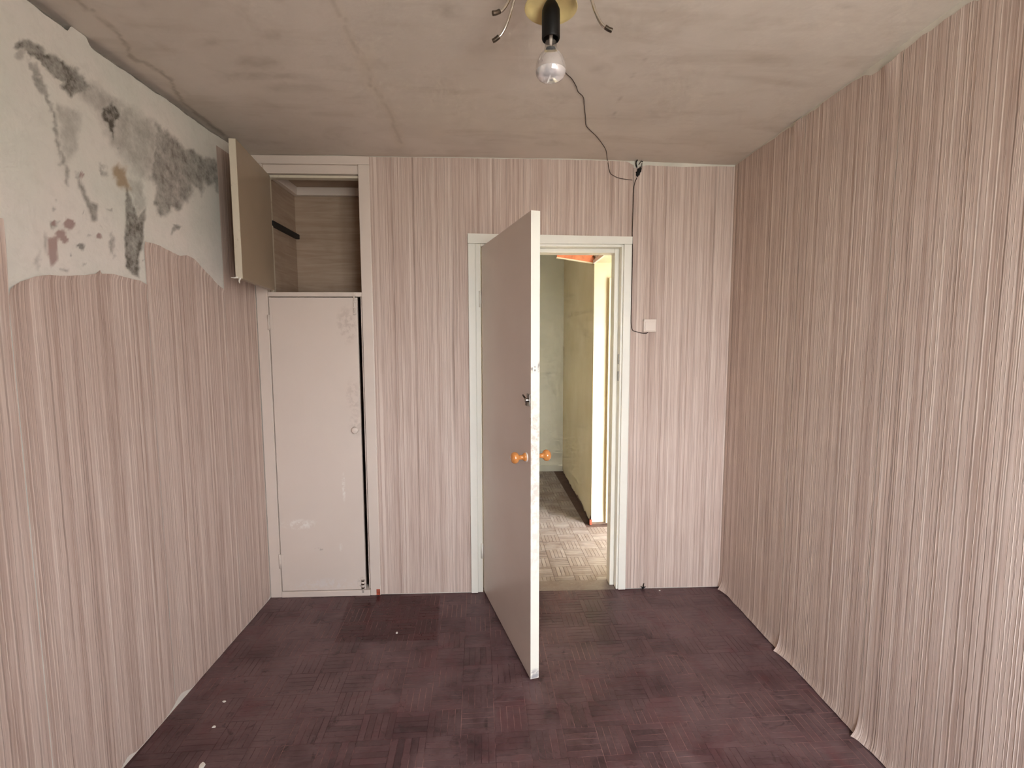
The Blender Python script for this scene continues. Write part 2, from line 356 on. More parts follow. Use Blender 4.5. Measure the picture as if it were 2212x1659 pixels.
GA = math.radians(1.8); GB = .131; GO = Vector((.261, 1.722))       # parquet: rotation, block size, a grid corner
RECT = [at(u, v, 2, 0) for u, v in ((722, 1388), (757, 1289), (951, 1287), (944, 1382))]
def floor_mat(name, hall=False):
    k = NT(name, .45, .5); X = k.xyz()
    r1 = k.attr('rnd'); oi = k.n('ShaderNodeObjectInfo').outputs['Random']
    big = k.noise(k.P(), 1.3, 5, .6); med = k.noise(k.P(), 6.0, 6, .65, .5); sm = k.noise(k.P(), 38, 5, .65, .6)
    gx = k.noise(k.comb(k.math('MULTIPLY', X[0], 12), k.math('MULTIPLY', X[1], 120), 0.0), 1, 4, .6)
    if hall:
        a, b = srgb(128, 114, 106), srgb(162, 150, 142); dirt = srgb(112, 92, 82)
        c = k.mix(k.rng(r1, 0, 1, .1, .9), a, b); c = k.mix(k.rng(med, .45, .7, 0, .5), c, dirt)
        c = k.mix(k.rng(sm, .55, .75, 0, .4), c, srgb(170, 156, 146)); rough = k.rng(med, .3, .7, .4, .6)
    else:
        c = k.mix(k.rng(r1, 0, 1), srgb(54, 29, 34), srgb(88, 57, 60))
        c = k.mix(k.rng(oi, 0, 1, 0, .35), c, srgb(58, 38, 40))
        dust = k.math('ADD', k.math('MULTIPLY', big, .5), k.math('ADD', k.math('MULTIPLY', med, .35), k.math('MULTIPLY', sm, .15)))
        df = k.rng(dust, .38, .60, 0, 1, True)
        # clean rectangle where a chest used to stand (in front of the closet)
        def edge(p, q):
            nx, ny = (q-p).y, -(q-p).x; L = math.hypot(nx, ny); nx /= L; ny /= L
            dd = k.math('ADD', k.math('MULTIPLY', X[0], nx), k.math('MULTIPLY', X[1], ny)); dd = k.math('SUBTRACT', dd, nx*p.x+ny*p.y)
            return k.rng(k.math('ADD', dd, k.math('MULTIPLY', k.math('SUBTRACT', sm, .5), .012)), -.004, .004, 1, 0)
        R = RECT; e1 = edge(R[0], R[3]); e2 = edge(R[3], R[2]); e3 = edge(R[2], R[1]); e4 = edge(R[1], R[0])
        rect = k.math('MULTIPLY', k.math('MULTIPLY', e1, e2), k.math('MULTIPLY', e3, e4)); k.rect = rect
        df = k.math('MULTIPLY', df, k.math('SUBTRACT', 1.0, k.math('MULTIPLY', rect, .92)))
        c = k.mix(k.math('MULTIPLY', df, .78), c, srgb(114, 91, 91))
        rc = k.mix(k.rng(r1, 0, 1), srgb(56, 19, 23), srgb(70, 27, 30))
        c = k.mix(k.rng(gx, .5, .8, 0, .35), c, srgb(48, 30, 32))
        c = k.mix(k.rng(k.noise(k.P(), 13, 6, .75, 1.2), .58, .70, 0, .7), c, srgb(38, 22, 25)); c = k.mix(k.rng(k.noise(k.P(), 4.5, 4, .7, .8), .52, .70, 0, .5), c, srgb(94, 48, 52))   # scuffs worn to dark
        c = k.mix(k.math('MULTIPLY', rect, .85), c, rc)
        rough = k.math('ADD', k.math('MULTIPLY', df, .16), k.rng(sm, .3, .7, .34, .48)); rough = k.math('SUBTRACT', rough, k.math('MULTIPLY', rect, .1))
    k.col(c); k.put(k.b.inputs['Roughness'], rough)
    k.bump(k.math('ADD', k.math('MULTIPLY', gx, .5), k.math('ADD', sm, k.math('MULTIPLY', med, 1.5))), .35, .0016)
    return k.m
M['parquet'] = floor_mat('painted_parquet')
def joint_mat():
    k = NT('parquet_joint_filler', .7, .3); a = k.noise(k.P(), 2.6, 3, .6); b = k.noise(k.P(), 30, 3, .6)
    c = k.mix(k.rng(k.math('ADD', k.math('MULTIPLY', a, .7), k.math('MULTIPLY', b, .3)), .44, .58), srgb(78, 54, 56), srgb(150, 114, 110)); k.col(c); return k.m
M['joint'] = joint_mat()
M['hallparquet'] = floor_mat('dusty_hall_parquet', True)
M['halljoint'] = simple('dark_hall_joint', (92, 70, 60), .8, var=.25, scale=12)
def hall_paper(name, a, b):
    k = NT(name, .75, .25); n = k.noise(k.P(), 3, 5); n2 = k.noise(k.P(), 40, 4); k.col(k.mix(k.rng(n, .3, .7), srgb(*a), srgb(*b))); k.bump(n2, .15, .002); return k.m
M['cream'] = hall_paper('cream_hall_wallpaper', (206, 191, 158), (214, 201, 174))
M['olive'] = M['cream']
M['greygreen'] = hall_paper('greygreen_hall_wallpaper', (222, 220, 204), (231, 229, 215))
M['hallbase'] = simple('bare_brown_wall_base', (130, 106, 90), .8, var=.25, scale=20)

# ================================================================ STRUCTURE
def zc(x, y):
    s = 1-sstep(.4, 1.384, x); return 2.498+.004*sstep(1.2, 2.75, y)+.021*s*sstep(1.5, 2.754, y)

# ---- ceiling
U = np.concatenate([np.arange(XL-.03, XR+.03, .012), [XR+.03]]); V = np.concatenate([np.arange(YF-.03, 1.25, .08), np.arange(1.25, YB+.03, .012), [YB+.04]])
cr_a = [(q[0]/2.011, q[1]/2.011) for q in ((300, -30), (330, 0), (370, 30), (430, 75), (480, 115), (530, 165), (555, 200), (555, 235), (620, 270), (700, 310), (740, 345), (760, 395), (800, 450), (860, 500), (900, 530), (940, 560), (970, 590))]
cr_b = [(q[0]/2.011, q[1]/2.011) for q in ((1440, -20), (1465, 40), (1495, 90), (1520, 170), (1560, 230), (1590, 280), (1610, 330), (1612, 370), (1660, 425), (1700, 500), (1740, 620))]
cr_c = [(1436, 20), (1428, 45), (1415, 80), (1401, 108), (1385, 140), (1340, 205), (1330, 238), (1322, 262)]
def ceil_fn(u, v):
    P = np.stack([u, v, zc(u, v)+.0022*fnoise2(u, v, 3, 4, 1.3)], 1); px = to_px(P)
    vis = v > 1.25; pj = px+np.stack([fnoise2(px[:, 0]/60, px[:, 1]/60, 11)*5, fnoise2(px[:, 0]/60, px[:, 1]/60, 12)*5], 1)
    da, db, dc = sd_line(pj, cr_a), sd_line(pj, cr_b), sd_line(pj, cr_c)
    global CEIL_ATTR
    ck = np.maximum.reduce([sstep(5.0, 1.0, da)*.55, sstep(4.5, .5, db)*.35, sstep(3, .5, dc)*.35*sstep(-.1, .3, fnoise2(px[:, 0]/30, px[:, 1]/30, 5))])*vis
    patch = np.maximum(sstep(34, 4, np.hypot((pj[:, 0]-792)/1.0, (pj[:, 1]-135)/1.6))*.9, sstep(14, 3, np.abs(db-4))*.5)*vis
    patch = np.maximum(patch, sstep(10, 2, np.abs(da-6))*.3*vis)
    st = np.zeros(len(u))
    for cx, cy, rx, ry, s in ((965, 22, 45, 22, .8), (1300, 150, 28, 16, .7), (1070, 105, 60, 18, .35), (1330, 60, 70, 14, .3), (560, 135, 60, 18, .4), (530, 165, 90, 12, .4), (620, 165, 60, 8, .4), (640, 190, 90, 10, .3), (585, 75, 25, 14, .35), (120, 12, 50, 14, .4), (860, 325, 60, 12, .3), (1210, 205, 70, 10, .25), (1650, 130, 60, 10, .25), (1560, 160, 70, 12, .3), (1830, 15, 40, 10, .4), (200, 95, 30, 12, .3), (455, 95, 16, 7, .35)):
        st = np.maximum(st, s*sstep(1.25, .2, np.hypot((pj[:, 0]-cx)/rx, (pj[:, 1]-cy)/ry)))
    CEIL_ATTR = (ck, patch, st*vis)
    P[:, 2] += ck*.002 - patch*.0015
    return P
ceil, _ = grid_obj('ceiling', U, V, ceil_fn, M['ceiling'], flip=True)
for nme, a in zip(('crack', 'patch', 'stain'), CEIL_ATTR): attr(ceil, nme, a)
tag(ceil, 'grey whitewashed ceiling with cracks and smudges', kind='structure')
tag(box('ceiling_slab', (XL-.12, YF-.15, 2.545), (XR+.12, YB+.05, 2.62), M['plaster'], ceil), None)

# ---- left wall: bare mouldy plaster with a ragged gap under the ceiling
Yl = np.concatenate([np.arange(YF, 1.2, .06), np.arange(1.2, YB+.001, .006), [YB+.02]])
T = np.concatenate([np.linspace(0, 1.55, 12)/2.5, np.linspace(1.58, 2.5, 150)/2.5])
px_polys = [
 (.95, 5, [(33, 95), (52, 82), (80, 98), (130, 128), (185, 165), (200, 190), (175, 205), (150, 207), (135, 192), (140, 177), (110, 160), (88, 135), (62, 116), (40, 106)]),
 (1.2, 6, [(220, 235), (240, 220), (262, 248), (252, 272), (248, 300), (238, 290), (226, 265)]),
 (.75, 5, [(60, 125), (80, 150), (108, 210), (122, 260), (131, 310), (140, 352), (132, 352), (122, 305), (110, 250), (97, 206), (80, 192), (72, 160)]),
 (.50, 14, [(125, 130), (215, 192), (330, 262), (345, 300), (335, 372), (300, 392), (270, 345), (240, 312), (205, 235), (160, 200)]),
 (.45, 10, [(125, 228), (172, 240), (166, 335), (146, 348), (132, 300)]),
 (.80, 7, [(335, 264), (400, 320), (475, 352), (476, 420), (455, 398), (440, 392), (436, 427), (420, 396), (410, 442), (404, 436), (395, 436), (385, 456), (372, 446), (370, 462), (345, 468), (333, 436), (340, 400), (322, 388), (335, 330)]),
 (.9, 5, [(392, 335), (415, 342), (412, 360), (400, 355)]), (.8, 6, [(425, 350), (468, 360), (472, 405), (450, 385), (430, 375)]),
 (.95, 3, [(272, 400), (284, 430), (300, 470), (316, 445), (313, 480), (311, 520), (301, 560), (299, 601), (286, 592), (272, 575), (269, 520), (272, 460)]),
 (.45, 7, [(282, 385), (308, 392), (316, 442), (300, 468), (288, 430)]),
 (.85, 4, [(166, 380), (180, 400), (194, 436), (212, 440), (209, 477), (200, 477), (190, 447), (172, 405)]), (.7, 4, [(140, 350), (151, 365), (148, 402), (143, 396)]),
 (.7, 5, [(218, 350), (226, 360), (226, 385), (220, 380)]), (.7, 6, [(240, 500), (248, 520), (246, 560), (240, 540)]),
 (.5, 6, [(74, 560), (84, 545), (84, 575), (78, 580)]), (.6, 4, [(130, 580), (148, 582), (148, 588), (132, 584)]), (.6, 4, [(96, 500), (102, 508), (100, 545), (96, 535)]),
]
dots = [(383, 491, 9, .95), (376, 497, 6, .6), (175, 534, 9, .9), (168, 380, 6, .8), (117, 484, 8, .6), (125, 430, 4, .6), (116, 453, 4, .6), (195, 508, 5, .5), (153, 552, 5, .6), (183, 570, 5, .6), (220, 490, 4, .5), (175, 503, 3, .6), (300, 287, 5, .6), (250, 321, 3, .7), (313, 562, 3, .7), (45, 120, 12, .5), (176, 457, 3, .6), (237, 452, 3, .5)]
def gap(y):
    g = .024+.010*fnoise(y, 21, 4, 2.0); return np.clip(g, 0.010, .036)*sstep(2.75, 2.6, y)*(1-.95*sstep(1.63, 1.65, y)*sstep(1.72, 1.70, y))+.001
def left_fn(u, v):
    top = zc(np.full_like(u, XL), u)-gap(u); z = v*top
    P = np.stack([np.full_like(u, XL), u, z], 1); P[:, 0] += .0015*fnoise2(u, z, 8, 4, 2.2)
    px = to_px(P); w = (u > 1.2) & (z > 1.5); n = len(u)
    j = np.stack([fnoise2(px[:, 0]/45, px[:, 1]/45, 31, 5)*9, fnoise2(px[:, 0]/45, px[:, 1]/45, 32, 5)*9], 1); q = (px+j)[w]; q0 = (px+.35*j)[w]
    mo = np.zeros(len(q))
    for s, soft, poly in px_polys: mo = np.maximum(mo, s*sstep(soft, -soft, sd_poly(q0 if soft <= 4 else q, poly)))
    for cx, cy, r, s in dots: mo = np.maximum(mo, s*sstep(r*1.2, r*.5, np.hypot(q[:, 0]-cx, q[:, 1]-cy)))
    ru = sstep(8, -6, sd_poly(q, [(240, 368), (255, 354), (270, 364), (276, 395), (286, 412), (276, 408), (262, 406), (250, 390)]))
    pk = sstep(3, -2, sd_poly(q0, [(103, 515), (126, 510), (123, 540), (126, 562), (112, 576), (105, 555)]))
    for cx, cy, r in ((150, 484, 13), (131, 507, 11), (140, 517, 8), (117, 483, 6), (213, 510, 6), (176, 378, 6)): pk = np.maximum(pk, sstep(r*1.1, r*.8, np.hypot(q0[:, 0]-cx, q0[:, 1]-cy)))
    gr = .45*sstep(60, 10, np.hypot((q[:, 0]-290)/.7, (q[:, 1]-410)/1.5))
    global LEFT_ATTR
    LEFT_ATTR = []
    for a in (np.minimum(mo, 1.1), ru, pk, np.clip(gr, 0, 1)):
        f = np.zeros(n); f[w] = a; LEFT_ATTR.append(f)
    P[:, 0] -= LEFT_ATTR[0]*.0012
    return P
wall_l, _ = grid_obj('wall_left', Yl, T, left_fn, M['mold'], flip=False)
for nme, a in zip(('mold', 'rust', 'pink', 'green'), LEFT_ATTR): attr(wall_l, nme, a)
tag(wall_l, 'left wall of bare mouldy plaster above torn striped wallpaper', kind='structure')
box('wall_core', (XL-.12, YF-.12, -.02), (XL-.028, YB+.06, 2.6), M['concrete'], wall_l)

# ---- right wall
wall_r = tag(box('wall_right', (XR, YF-.12, -.02), (XR+.1, YB+.06, 2.6), M['plaster']), 'right wall covered in striped pink wallpaper', kind='structure')
# ---- back wall with door opening and closet niche
T0, T1 = YB, YB+.115
wall_b = tag(boxes('wall_back', [((XL-.02, T0, 0), (-1.30, T1, 2.6)), ((-1.30, T0, 2.50), (-.685, T1, 2.6)), ((-.685, T0, 0), (-.093, T1, 2.6)), ((-.093, T0, 2.06), (.755, T1, 2.6)), ((.755, T0, 0), (XR+.02, T1, 2.6))], M['plaster']),
             'back wall with striped pink wallpaper, doorway and closet', kind='structure')
# ---- front wall (behind the camera) with the window
wall_f = tag(boxes('wall_front', [((XL-.05, YF-.3, 0), (WX0, YF, 2.6)), ((WX1, YF-.3, 0), (XR+.05, YF, 2.6)), ((WX0, YF-.3, 0), (WX1, YF, WZ0)), ((WX0, YF-.3, WZ1), (WX1, YF, 2.6))], M['paper_x']),
             'window wall with striped pink wallpaper', kind='structure')
win = empty('window_1', ((WX0+WX1)/2, YF-.18, WZ0)); tag(win, 'white two-sash window in the wall facing the door', kind='structure')
wy0, wy1 = YF-.21, YF-.16; wm = WX0+(WX1-WX0)*.62
boxes('window_frame', [((WX0, wy0, WZ0), (WX0+.05, wy1, WZ1)), ((WX1-.05, wy0, WZ0), (WX1, wy1, WZ1)), ((WX0+.05, wy0, WZ0), (WX1-.05, wy1, WZ0+.05)), ((WX0+.05, wy0, WZ1-.05), (WX1-.05, wy1, WZ1)), ((wm-.035, wy0, WZ0+.05), (wm+.035, wy1, WZ1-.05))], M['white'], win)
for a, b in ((WX0+.05, wm-.035), (wm+.035, WX1-.05)): box('pane', (a, YF-.188, WZ0+.05), (b, YF-.184, WZ1-.05), M['pane'], win)
box('window_sill', (WX0-.04, YF-.16, WZ0-.03), (WX1+.04, YF+.02, WZ0), M['white'], win, .004)

# ---- floor: slab with light joint filler, parquet blocks on top
floor = tag(box('floor', (XL-.05, YF-.1, -.06), (XR+.05, YB+.004, -.0013), M['joint']), 'dark painted mosaic parquet floor', kind='structure')
def strip_mesh(bm, L, w, x0, y0, dz, lay, val, tx=0, ty=0):
    """one parquet finger: long axis x, chamfered top"""
    g = .0008; c = .0006; t = dz
    xs = (x0+g, x0+g+c, x0+L-g-c, x0+L-g); ys = (y0+g, y0+g+c, y0+w-g-c, y0+w-g)
    tilt = lambda X, Y: t+tx*(X-x0-L/2)+ty*(Y-y0-w/2)
    top = [bm.verts.new((X, Y, tilt(X, Y))) for X, Y in ((xs[1], ys[1]), (xs[2], ys[1]), (xs[2], ys[2]), (xs[1], ys[2]))]
    bot = [bm.verts.new((X, Y, -.004)) for X, Y in ((xs[0], ys[0]), (xs[3], ys[0]), (xs[3], ys[3]), (xs[0], ys[3]))]
    for q in top+bot: q[lay] = val
    bm.faces.new(top)
    for i in range(4): bm.faces.new((bot[i], bot[(i+1) % 4], top[(i+1) % 4], top[i]))
def make_strip(i, mat):
    bm = bmesh.new(); lay = bm.verts.layers.float.new('rnd')
    strip_mesh(bm, GB, GB/5, -GB/2, -GB/10, random.uniform(-.0004, .0003), lay, random.random(), random.uniform(-.004, .004), random.uniform(-.012, .012))
    me = bpy.data.meshes.new('parquet_strip'); bm.to_mesh(me); bm.free(); me.materials.append(mat); return me
def make_block(mat):
    bm = bmesh.new(); lay = bm.verts.layers.float.new('rnd')
    for k in range(5): strip_mesh(bm, GB, GB/5, -GB/2, -GB/2+k*GB/5, random.uniform(-.0005, .0003), lay, random.random(), random.uniform(-.004, .004), random.uniform(-.012, .012))
    me = bpy.data.meshes.new('parquet_block'); bm.to_mesh(me); bm.free(); me.materials.append(mat); return me
def cell(i, j):
    c, s = math.cos(GA), math.sin(GA); x, y = (i+.5)*GB, (j+.5)*GB
    return Vector((GO.x+c*x-s*y, GO.y+s*x+c*y))
strips = [make_strip(i, M['parquet']) for i in range(14)]; blocks = [make_block(M['parquet']) for _ in range(8)]
cells = []
for i in range(-18, 14):
    for j in range(-20, 12):
        p = cell(i, j)
        if XL-.05 < p.x < XR+.05 and YF-.05 < p.y < YB+.05: cells.append((i, j, p))
def inside(p): return XL+.062 < p.x < XR-.062 and p.y < YB-.066
vis = [c for c in cells if c[2].y > 1.50 and inside(c[2])]
px = to_px([(c[2].x, c[2].y, 0) for c in vis]); vis = [c for c, q in zip(vis, px) if -20 < q[0] < 2232 and q[1] < 1700]
vis.sort(key=lambda c: c[2].y); near = vis[:60]; far = vis[60:]; nearset = {(c[0], c[1]) for c in vis}
for i, j, p in near:
    horiz = (i+j) % 2 == 1
    for k in range(5):
        o = bpy.data.objects.new('parquet_strip', random.choice(strips)); off = Vector((0, (k-2)*GB/5)) if horiz else Vector(((k-2)*GB/5, 0))
        c, s = math.cos(GA), math.sin(GA); o.location = (p.x+c*off.x-s*off.y, p.y+s*off.x+c*off.y, 0); o.rotation_euler = (0, 0, GA+(0 if horiz else math.pi/2)+random.choice((0, math.pi)))
        link(o, floor)
for i, j, p in far:
    o = bpy.data.objects.new('parquet_block', random.choice(blocks)); o.location = (p.x, p.y, 0)
    o.rotation_euler = (0, 0, GA+(0 if (i+j) % 2 == 1 else math.pi/2)+random.choice((0, math.pi))); link(o, floor)
# everything else (cut pieces at the walls, floor behind and below the camera) joined
bm = bmesh.new(); lay = bm.verts.layers.float.new('rnd')
for i, j, p in cells:
    if (i, j) in nearset: continue
    b2 = bmesh.new(); l2 = b2.verts.layers.float.new('rnd')
    for k in range(5): strip_mesh(b2, GB, GB/5, -GB/2, -GB/2+k*GB/5, random.uniform(-.0005, .0003), l2, random.random())
    rot = Matrix.Translation((p.x, p.y, 0)) @ Matrix.Rotation(GA+(0 if (i+j) % 2 == 1 else math.pi/2), 4, 'Z'); bmesh.ops.transform(b2, matrix=rot, verts=b2.verts)
    for ax, val, sg in ((0, XL+.001, -1), (0, XR-.001, 1), (1, YB+.003, 1), (1, YF+.001, -1)):
        co = [0, 0, 0]; co[ax] = val; no = [0, 0, 0]; no[ax] = sg
        if any((v.co[ax]-val)*sg > 0 for v in b2.verts):
            bmesh.ops.bisect_plane(b2, geom=b2.verts[:]+b2.edges[:]+b2.faces[:], plane_co=co, plane_no=no, clear_outer=True)
    me = bpy.data.meshes.new('t'); b2.to_mesh(me); b2.free(); bm.from_mesh(me); bpy.data.meshes.remove(me)
fld = bm_obj('parquet_field', bm, M['parquet'], floor); tag(fld, kind='stuff')

# ================================================================ HALL beyond the doorway
hy0, hy1, hx0, hx1, hz = T1, 5.40, -.60, 2.4, 2.55
hfloor = tag(box('floor', (hx0-.1, YB+.004, -.06), (hx1, hy1+.05, -.0016), M['halljoint']), 'dusty brown parquet floor of the hall beyond the doorway', kind='structure')
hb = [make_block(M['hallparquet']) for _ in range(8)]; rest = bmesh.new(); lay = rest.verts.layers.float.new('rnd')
for i in range(-10, 22):
    for j in range(4, 36):
        p = cell(i, j)+Vector((.03, .02))
        if not (hx0 < p.x < hx1-.07 and YB+.07 < p.y < hy1-.03): continue
        if p.x > .80-.05 and p.y > 3.775-.05: continue
        u, v = to_px([(p.x, p.y, 0)])[0]
        if 1150 < u < 1345 and v < 1300 or (1130 < u < 1360 and p.y < 3.3):
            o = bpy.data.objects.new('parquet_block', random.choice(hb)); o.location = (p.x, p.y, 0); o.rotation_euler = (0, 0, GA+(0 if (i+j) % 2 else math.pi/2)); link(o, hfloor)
        else:
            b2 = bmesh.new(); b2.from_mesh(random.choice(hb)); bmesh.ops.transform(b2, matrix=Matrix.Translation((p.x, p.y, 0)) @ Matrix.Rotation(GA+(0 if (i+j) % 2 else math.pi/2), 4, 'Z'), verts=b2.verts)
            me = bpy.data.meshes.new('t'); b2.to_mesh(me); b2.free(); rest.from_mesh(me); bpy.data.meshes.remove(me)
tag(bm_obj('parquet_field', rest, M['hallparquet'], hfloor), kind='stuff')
tag(box('ceiling', (hx0-.1, T1, hz), (hx1, hy1+.05, hz+.06), M['ceiling']), 'hall ceiling above the loft', kind='structure')
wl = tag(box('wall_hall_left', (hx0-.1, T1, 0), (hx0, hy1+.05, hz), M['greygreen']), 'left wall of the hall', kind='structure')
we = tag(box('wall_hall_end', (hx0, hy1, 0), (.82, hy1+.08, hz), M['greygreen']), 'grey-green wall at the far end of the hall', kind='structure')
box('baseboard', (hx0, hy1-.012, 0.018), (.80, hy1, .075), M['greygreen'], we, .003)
# right wall of the corridor and the wall facing the doorway: dark base with paper hanging over it
wr = tag(box('wall_hall_right', (.808, 3.783, 0), (.95, hy1, hz), M['hallbase']), 'hall partition papered in cream with a torn bottom edge', kind='structure')
wc = tag(box('wall_hall_facing', (.95, 3.783, 0), (hx1, 3.9, hz), M['hallbase']), 'cream papered hall wall facing the doorway', kind='structure')
def sheet(name, U, zb, zt, posfn, mat, parent, nz=10, flip=False):
    """hanging paper: columns at U, bottom and top per column"""
    U = np.asarray(U, float); b = np.asarray([zb(u) for u in U]); t = np.asarray([zt(u) for u in U])
    K = np.linspace(0, 1, nz)**1.0
    def fn(a, k):
        i = np.searchsorted(U, a-1e-9); z = b[i]+(t[i]-b[i])*k; return posfn(a, z, z-b[i])
    o, _ = grid_obj(name, U, K, fn, mat, parent, flip); return o
sheet('wallpaper', np.linspace(3.776, hy1, 60), lambda y: .012+.03*abs(fnoise(y, 4, 4, 2.2))+(.03 if 4.1 < y < 4.55 else 0)*(1-(y-4.1)/.6) + (.05 if y < 3.83 else 0), lambda y: hz-.01, lambda a, z, h: np.stack([np.full_like(a, .802)-.004*np.exp(-h/.05), a, z], 1), M['olive'], wr, 14, False)
sheet('wallpaper', np.linspace(.800, 1.9, 60), lambda x_: .022+.006*float(fnoise(x_, 5, 3, 3)), lambda x_: 2.118, lambda a, z, h: np.stack([a, np.full_like(a, 3.777)-.006*np.exp(-h/.06)-.004*np.exp(-((a-.86)/.02)**2)*np.exp(-h/.1), z], 1), M['cream'], wc, 14, True)
csg = box('casing', (.915, 3.752, .02), (1.15, 3.776, 2.0), M['cream'], wc, .004)
box('brick_spall', (.786, 3.766, 0), (.806, 3.786, .045), M['rawred'], wr, .004)
# storage loft over the passage
loft = tag(empty('storage_loft', (.8, 3.4, 2.116)), 'cream boarded storage loft over the hall passage', 'loft')
box('soffit_board', (.806, T1+.02, 2.118), (hx1-.02, 3.782, 2.136), M['cream'], loft)
box('edge_strip', (.790, T1+.02, 2.112), (.806, 3.782, 2.140), M['closet'], loft, .002)
hb0, hb1 = at(1203, 555, 1, 3.79), at(1283, 567.5, 1, 3.79)
v = []
for (p, zt) in ((hb0, 2.54), (hb1, 2.54)):
    for dy in (0, .02): v += [(p.x, 3.79+dy, p.z), (p.x, 3.79+dy, zt)]
v = [v[0], v[4], v[5], v[1], v[2], v[6], v[7], v[3]]
bd = tag(mobj('hanging_board', v, [(0, 1, 2, 3), (5, 4, 7, 6), (4, 5, 1, 0), (3, 2, 6, 7), (1, 5, 6, 2), (4, 0, 3, 7)], M['brick']), 'bare terracotta board hanging crooked above the corridor, next to the loft', 'board')
lipv = [(hb0.x-.004, 3.786, hb0.z-.008), (hb1.x, 3.786, hb1.z-.008), (hb1.x, 3.786, hb1.z), (hb0.x-.004, 3.786, hb0.z), (hb0.x-.004, 3.812, hb0.z-.008), (hb1.x, 3.812, hb1.z-.008), (hb1.x, 3.812, hb1.z), (hb0.x-.004, 3.812, hb0.z)]
mobj('plaster_edge', lipv, [(0, 1, 2, 3), (5, 4, 7, 6), (4, 5, 1, 0), (3, 2, 6, 7), (1, 5, 6, 2), (4, 0, 3, 7)], M['cream'], bd)
box('wall_hall_cross', (hx1, T1, 0), (hx1+.06, 3.9, hz), M['cream'])['kind'] = 'structure'
bpy.data.objects['wall_hall_cross']['label'] = 'end wall of the hall cross passage'
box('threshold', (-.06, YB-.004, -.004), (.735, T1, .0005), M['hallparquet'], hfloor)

# ================================================================ WALLPAPER
def drop(name, wall, axis, const, sgn, u0, u1, zb, zt, mat, lift=None, step=.012, nz=40, skew=.5):
    """one drop of wallpaper on a wall: axis = the running axis (0 x, 1 y); sgn = direction into the room"""
    U = np.linspace(u0, u1, max(4, int(abs(u1-u0)/step)+1)); b = np.array([zb(u) for u in U]); t = np.array([zt(u) for u in U])
    K = np.concatenate([np.linspace(0, .06, 8)[:-1], np.linspace(.06, .94, nz), np.linspace(.94, 1, 7)[1:]])
    def fn(a, k):
        i = np.clip(np.searchsorted(U, a-1e-7), 0, len(U)-1); z = b[i]+(t[i]-b[i])*k; w = .0022+.0007*fnoise2(a*2, z*1.2, int(u0*977) % 997, 3, 1.5)
        if lift is not None: w = w+lift(a, z, z-b[i], t[i]-z)
        c = const+sgn*w
        return np.stack([a, c, z], 1) if axis == 0 else np.stack([c, a, z], 1)
    # orientation
    flip = (axis == 0 and sgn < 0) or (axis == 1 and sgn > 0)
    o, _ = grid_obj(name, U, K, fn, mat, wall, not flip); return o
def jag(seed, amp, f=3.0): return lambda u: amp*float(fnoise(u, seed, 5, f))
ztop_b = lambda x_: float(zc(np.array(x_), np.array(YB)))
# back wall
j1, j2 = jag(51, .004), jag(52, .004)
drop('wallpaper', wall_b, 0, YB, -1, -.684, -.135, lambda u: .004+abs(j1(u)), lambda u: ztop_b(u)-.004-abs(j2(u)), M['paper_x'])
drop('wallpaper', wall_b, 0, YB, -1, -.136, .33, lambda u: 2.104-.016*(u+.136), lambda u: ztop_b(u)-.004-abs(j2(u)), M['paper_x'])
drop('wallpaper', wall_b, 0, YB, -1, .331, .797, lambda u: 2.104-.016*(u+.136), lambda u: ztop_b(u)-.005-abs(j2(u))-.02*max(0, (u-.76)/.037), M['paper_x'],
     lambda a, z, h, d: .006*np.exp(-(.797-a)/.012)*sstep(2.30, 2.48, z))
def top_right(u): return ztop_b(u)-.010-.9*abs(j2(u))-(.020*sstep(.88, .80, u))-.010*float(sstep(1.30, 1.05, u))
drop('wallpaper', wall_b, 0, YB, -1, .799, XR-.003, lambda u: .004+.7*abs(j1(u)), top_right, M['paper_x'],
     lambda a, z, h, d: .007*np.exp(-(a-.799)/.014)*sstep(2.15, 2.46, z)+.004*np.exp(-h/.012)*sstep(1.2, 1.36, a))
# left wall: torn top edges (near drop to corner drop)
def torn(pts, seed, amp=.006):
    w = [at(u, v_, 0, XL) for u, v_ in pts]; ys = [p.y for p in w]; zs = [p.z for p in w]; o = np.argsort(ys); ys = np.array(ys)[o]; zs = np.array(zs)[o]
    return lambda y: float(np.interp(y, ys, zs)+amp*.5*fnoise(y, seed, 4, 9))
tA = torn([(14, 627), (25, 616), (40, 608), (70, 597), (100, 594), (150, 596), (200, 592), (208, 586), (212, 583), (216, 591), (240, 592), (270, 600), (300, 607), (312, 614)], 61, .003)
tB = torn([(313, 523), (325, 525), (340, 530), (370, 546), (385, 553), (400, 551), (415, 559), (440, 585), (465, 612), (480, 625), (483, 629)], 62, .003)
sA, sB, sC = 1.368, 1.898, 2.428
bl = jag(63, .007, 2.0)
def notch(y): return .03*math.exp(-((y-1.93)/.05)**2)+.02*math.exp(-((y-1.64)/.03)**2)+.014*math.exp(-((y-2.74)/.03)**2)
lb = lambda y: .003+abs(bl(y))*.5+notch(y)
curl_top = lambda a, z, h, d: .010*np.exp(-d/.010)*(.4+.6*np.abs(fnoise(a, 71, 3, 4)))
full = lambda y: float(zc(np.array(XL), np.array(y)))-.075
drop('wallpaper', wall_l, 1, XL, 1, YF+.01, .84, lb, lambda y: 1.95+.05*float(fnoise(y, 3, 3, 1)), M['paper_y'], step=.03)
drop('wallpaper', wall_l, 1, XL, 1, .842, sA-.003, lb, lambda y: 1.86+.04*float(fnoise(y, 4, 3, 1)), M['paper_y'], lambda a, z, h, d: .012*np.exp(-(sA-a)/.012)*sstep(1.5, 1.8, z), step=.02)
drop('wallpaper', wall_l, 1, XL, 1, sA, sB-.002, lb, tA, M['paper_y'], curl_top, .008)
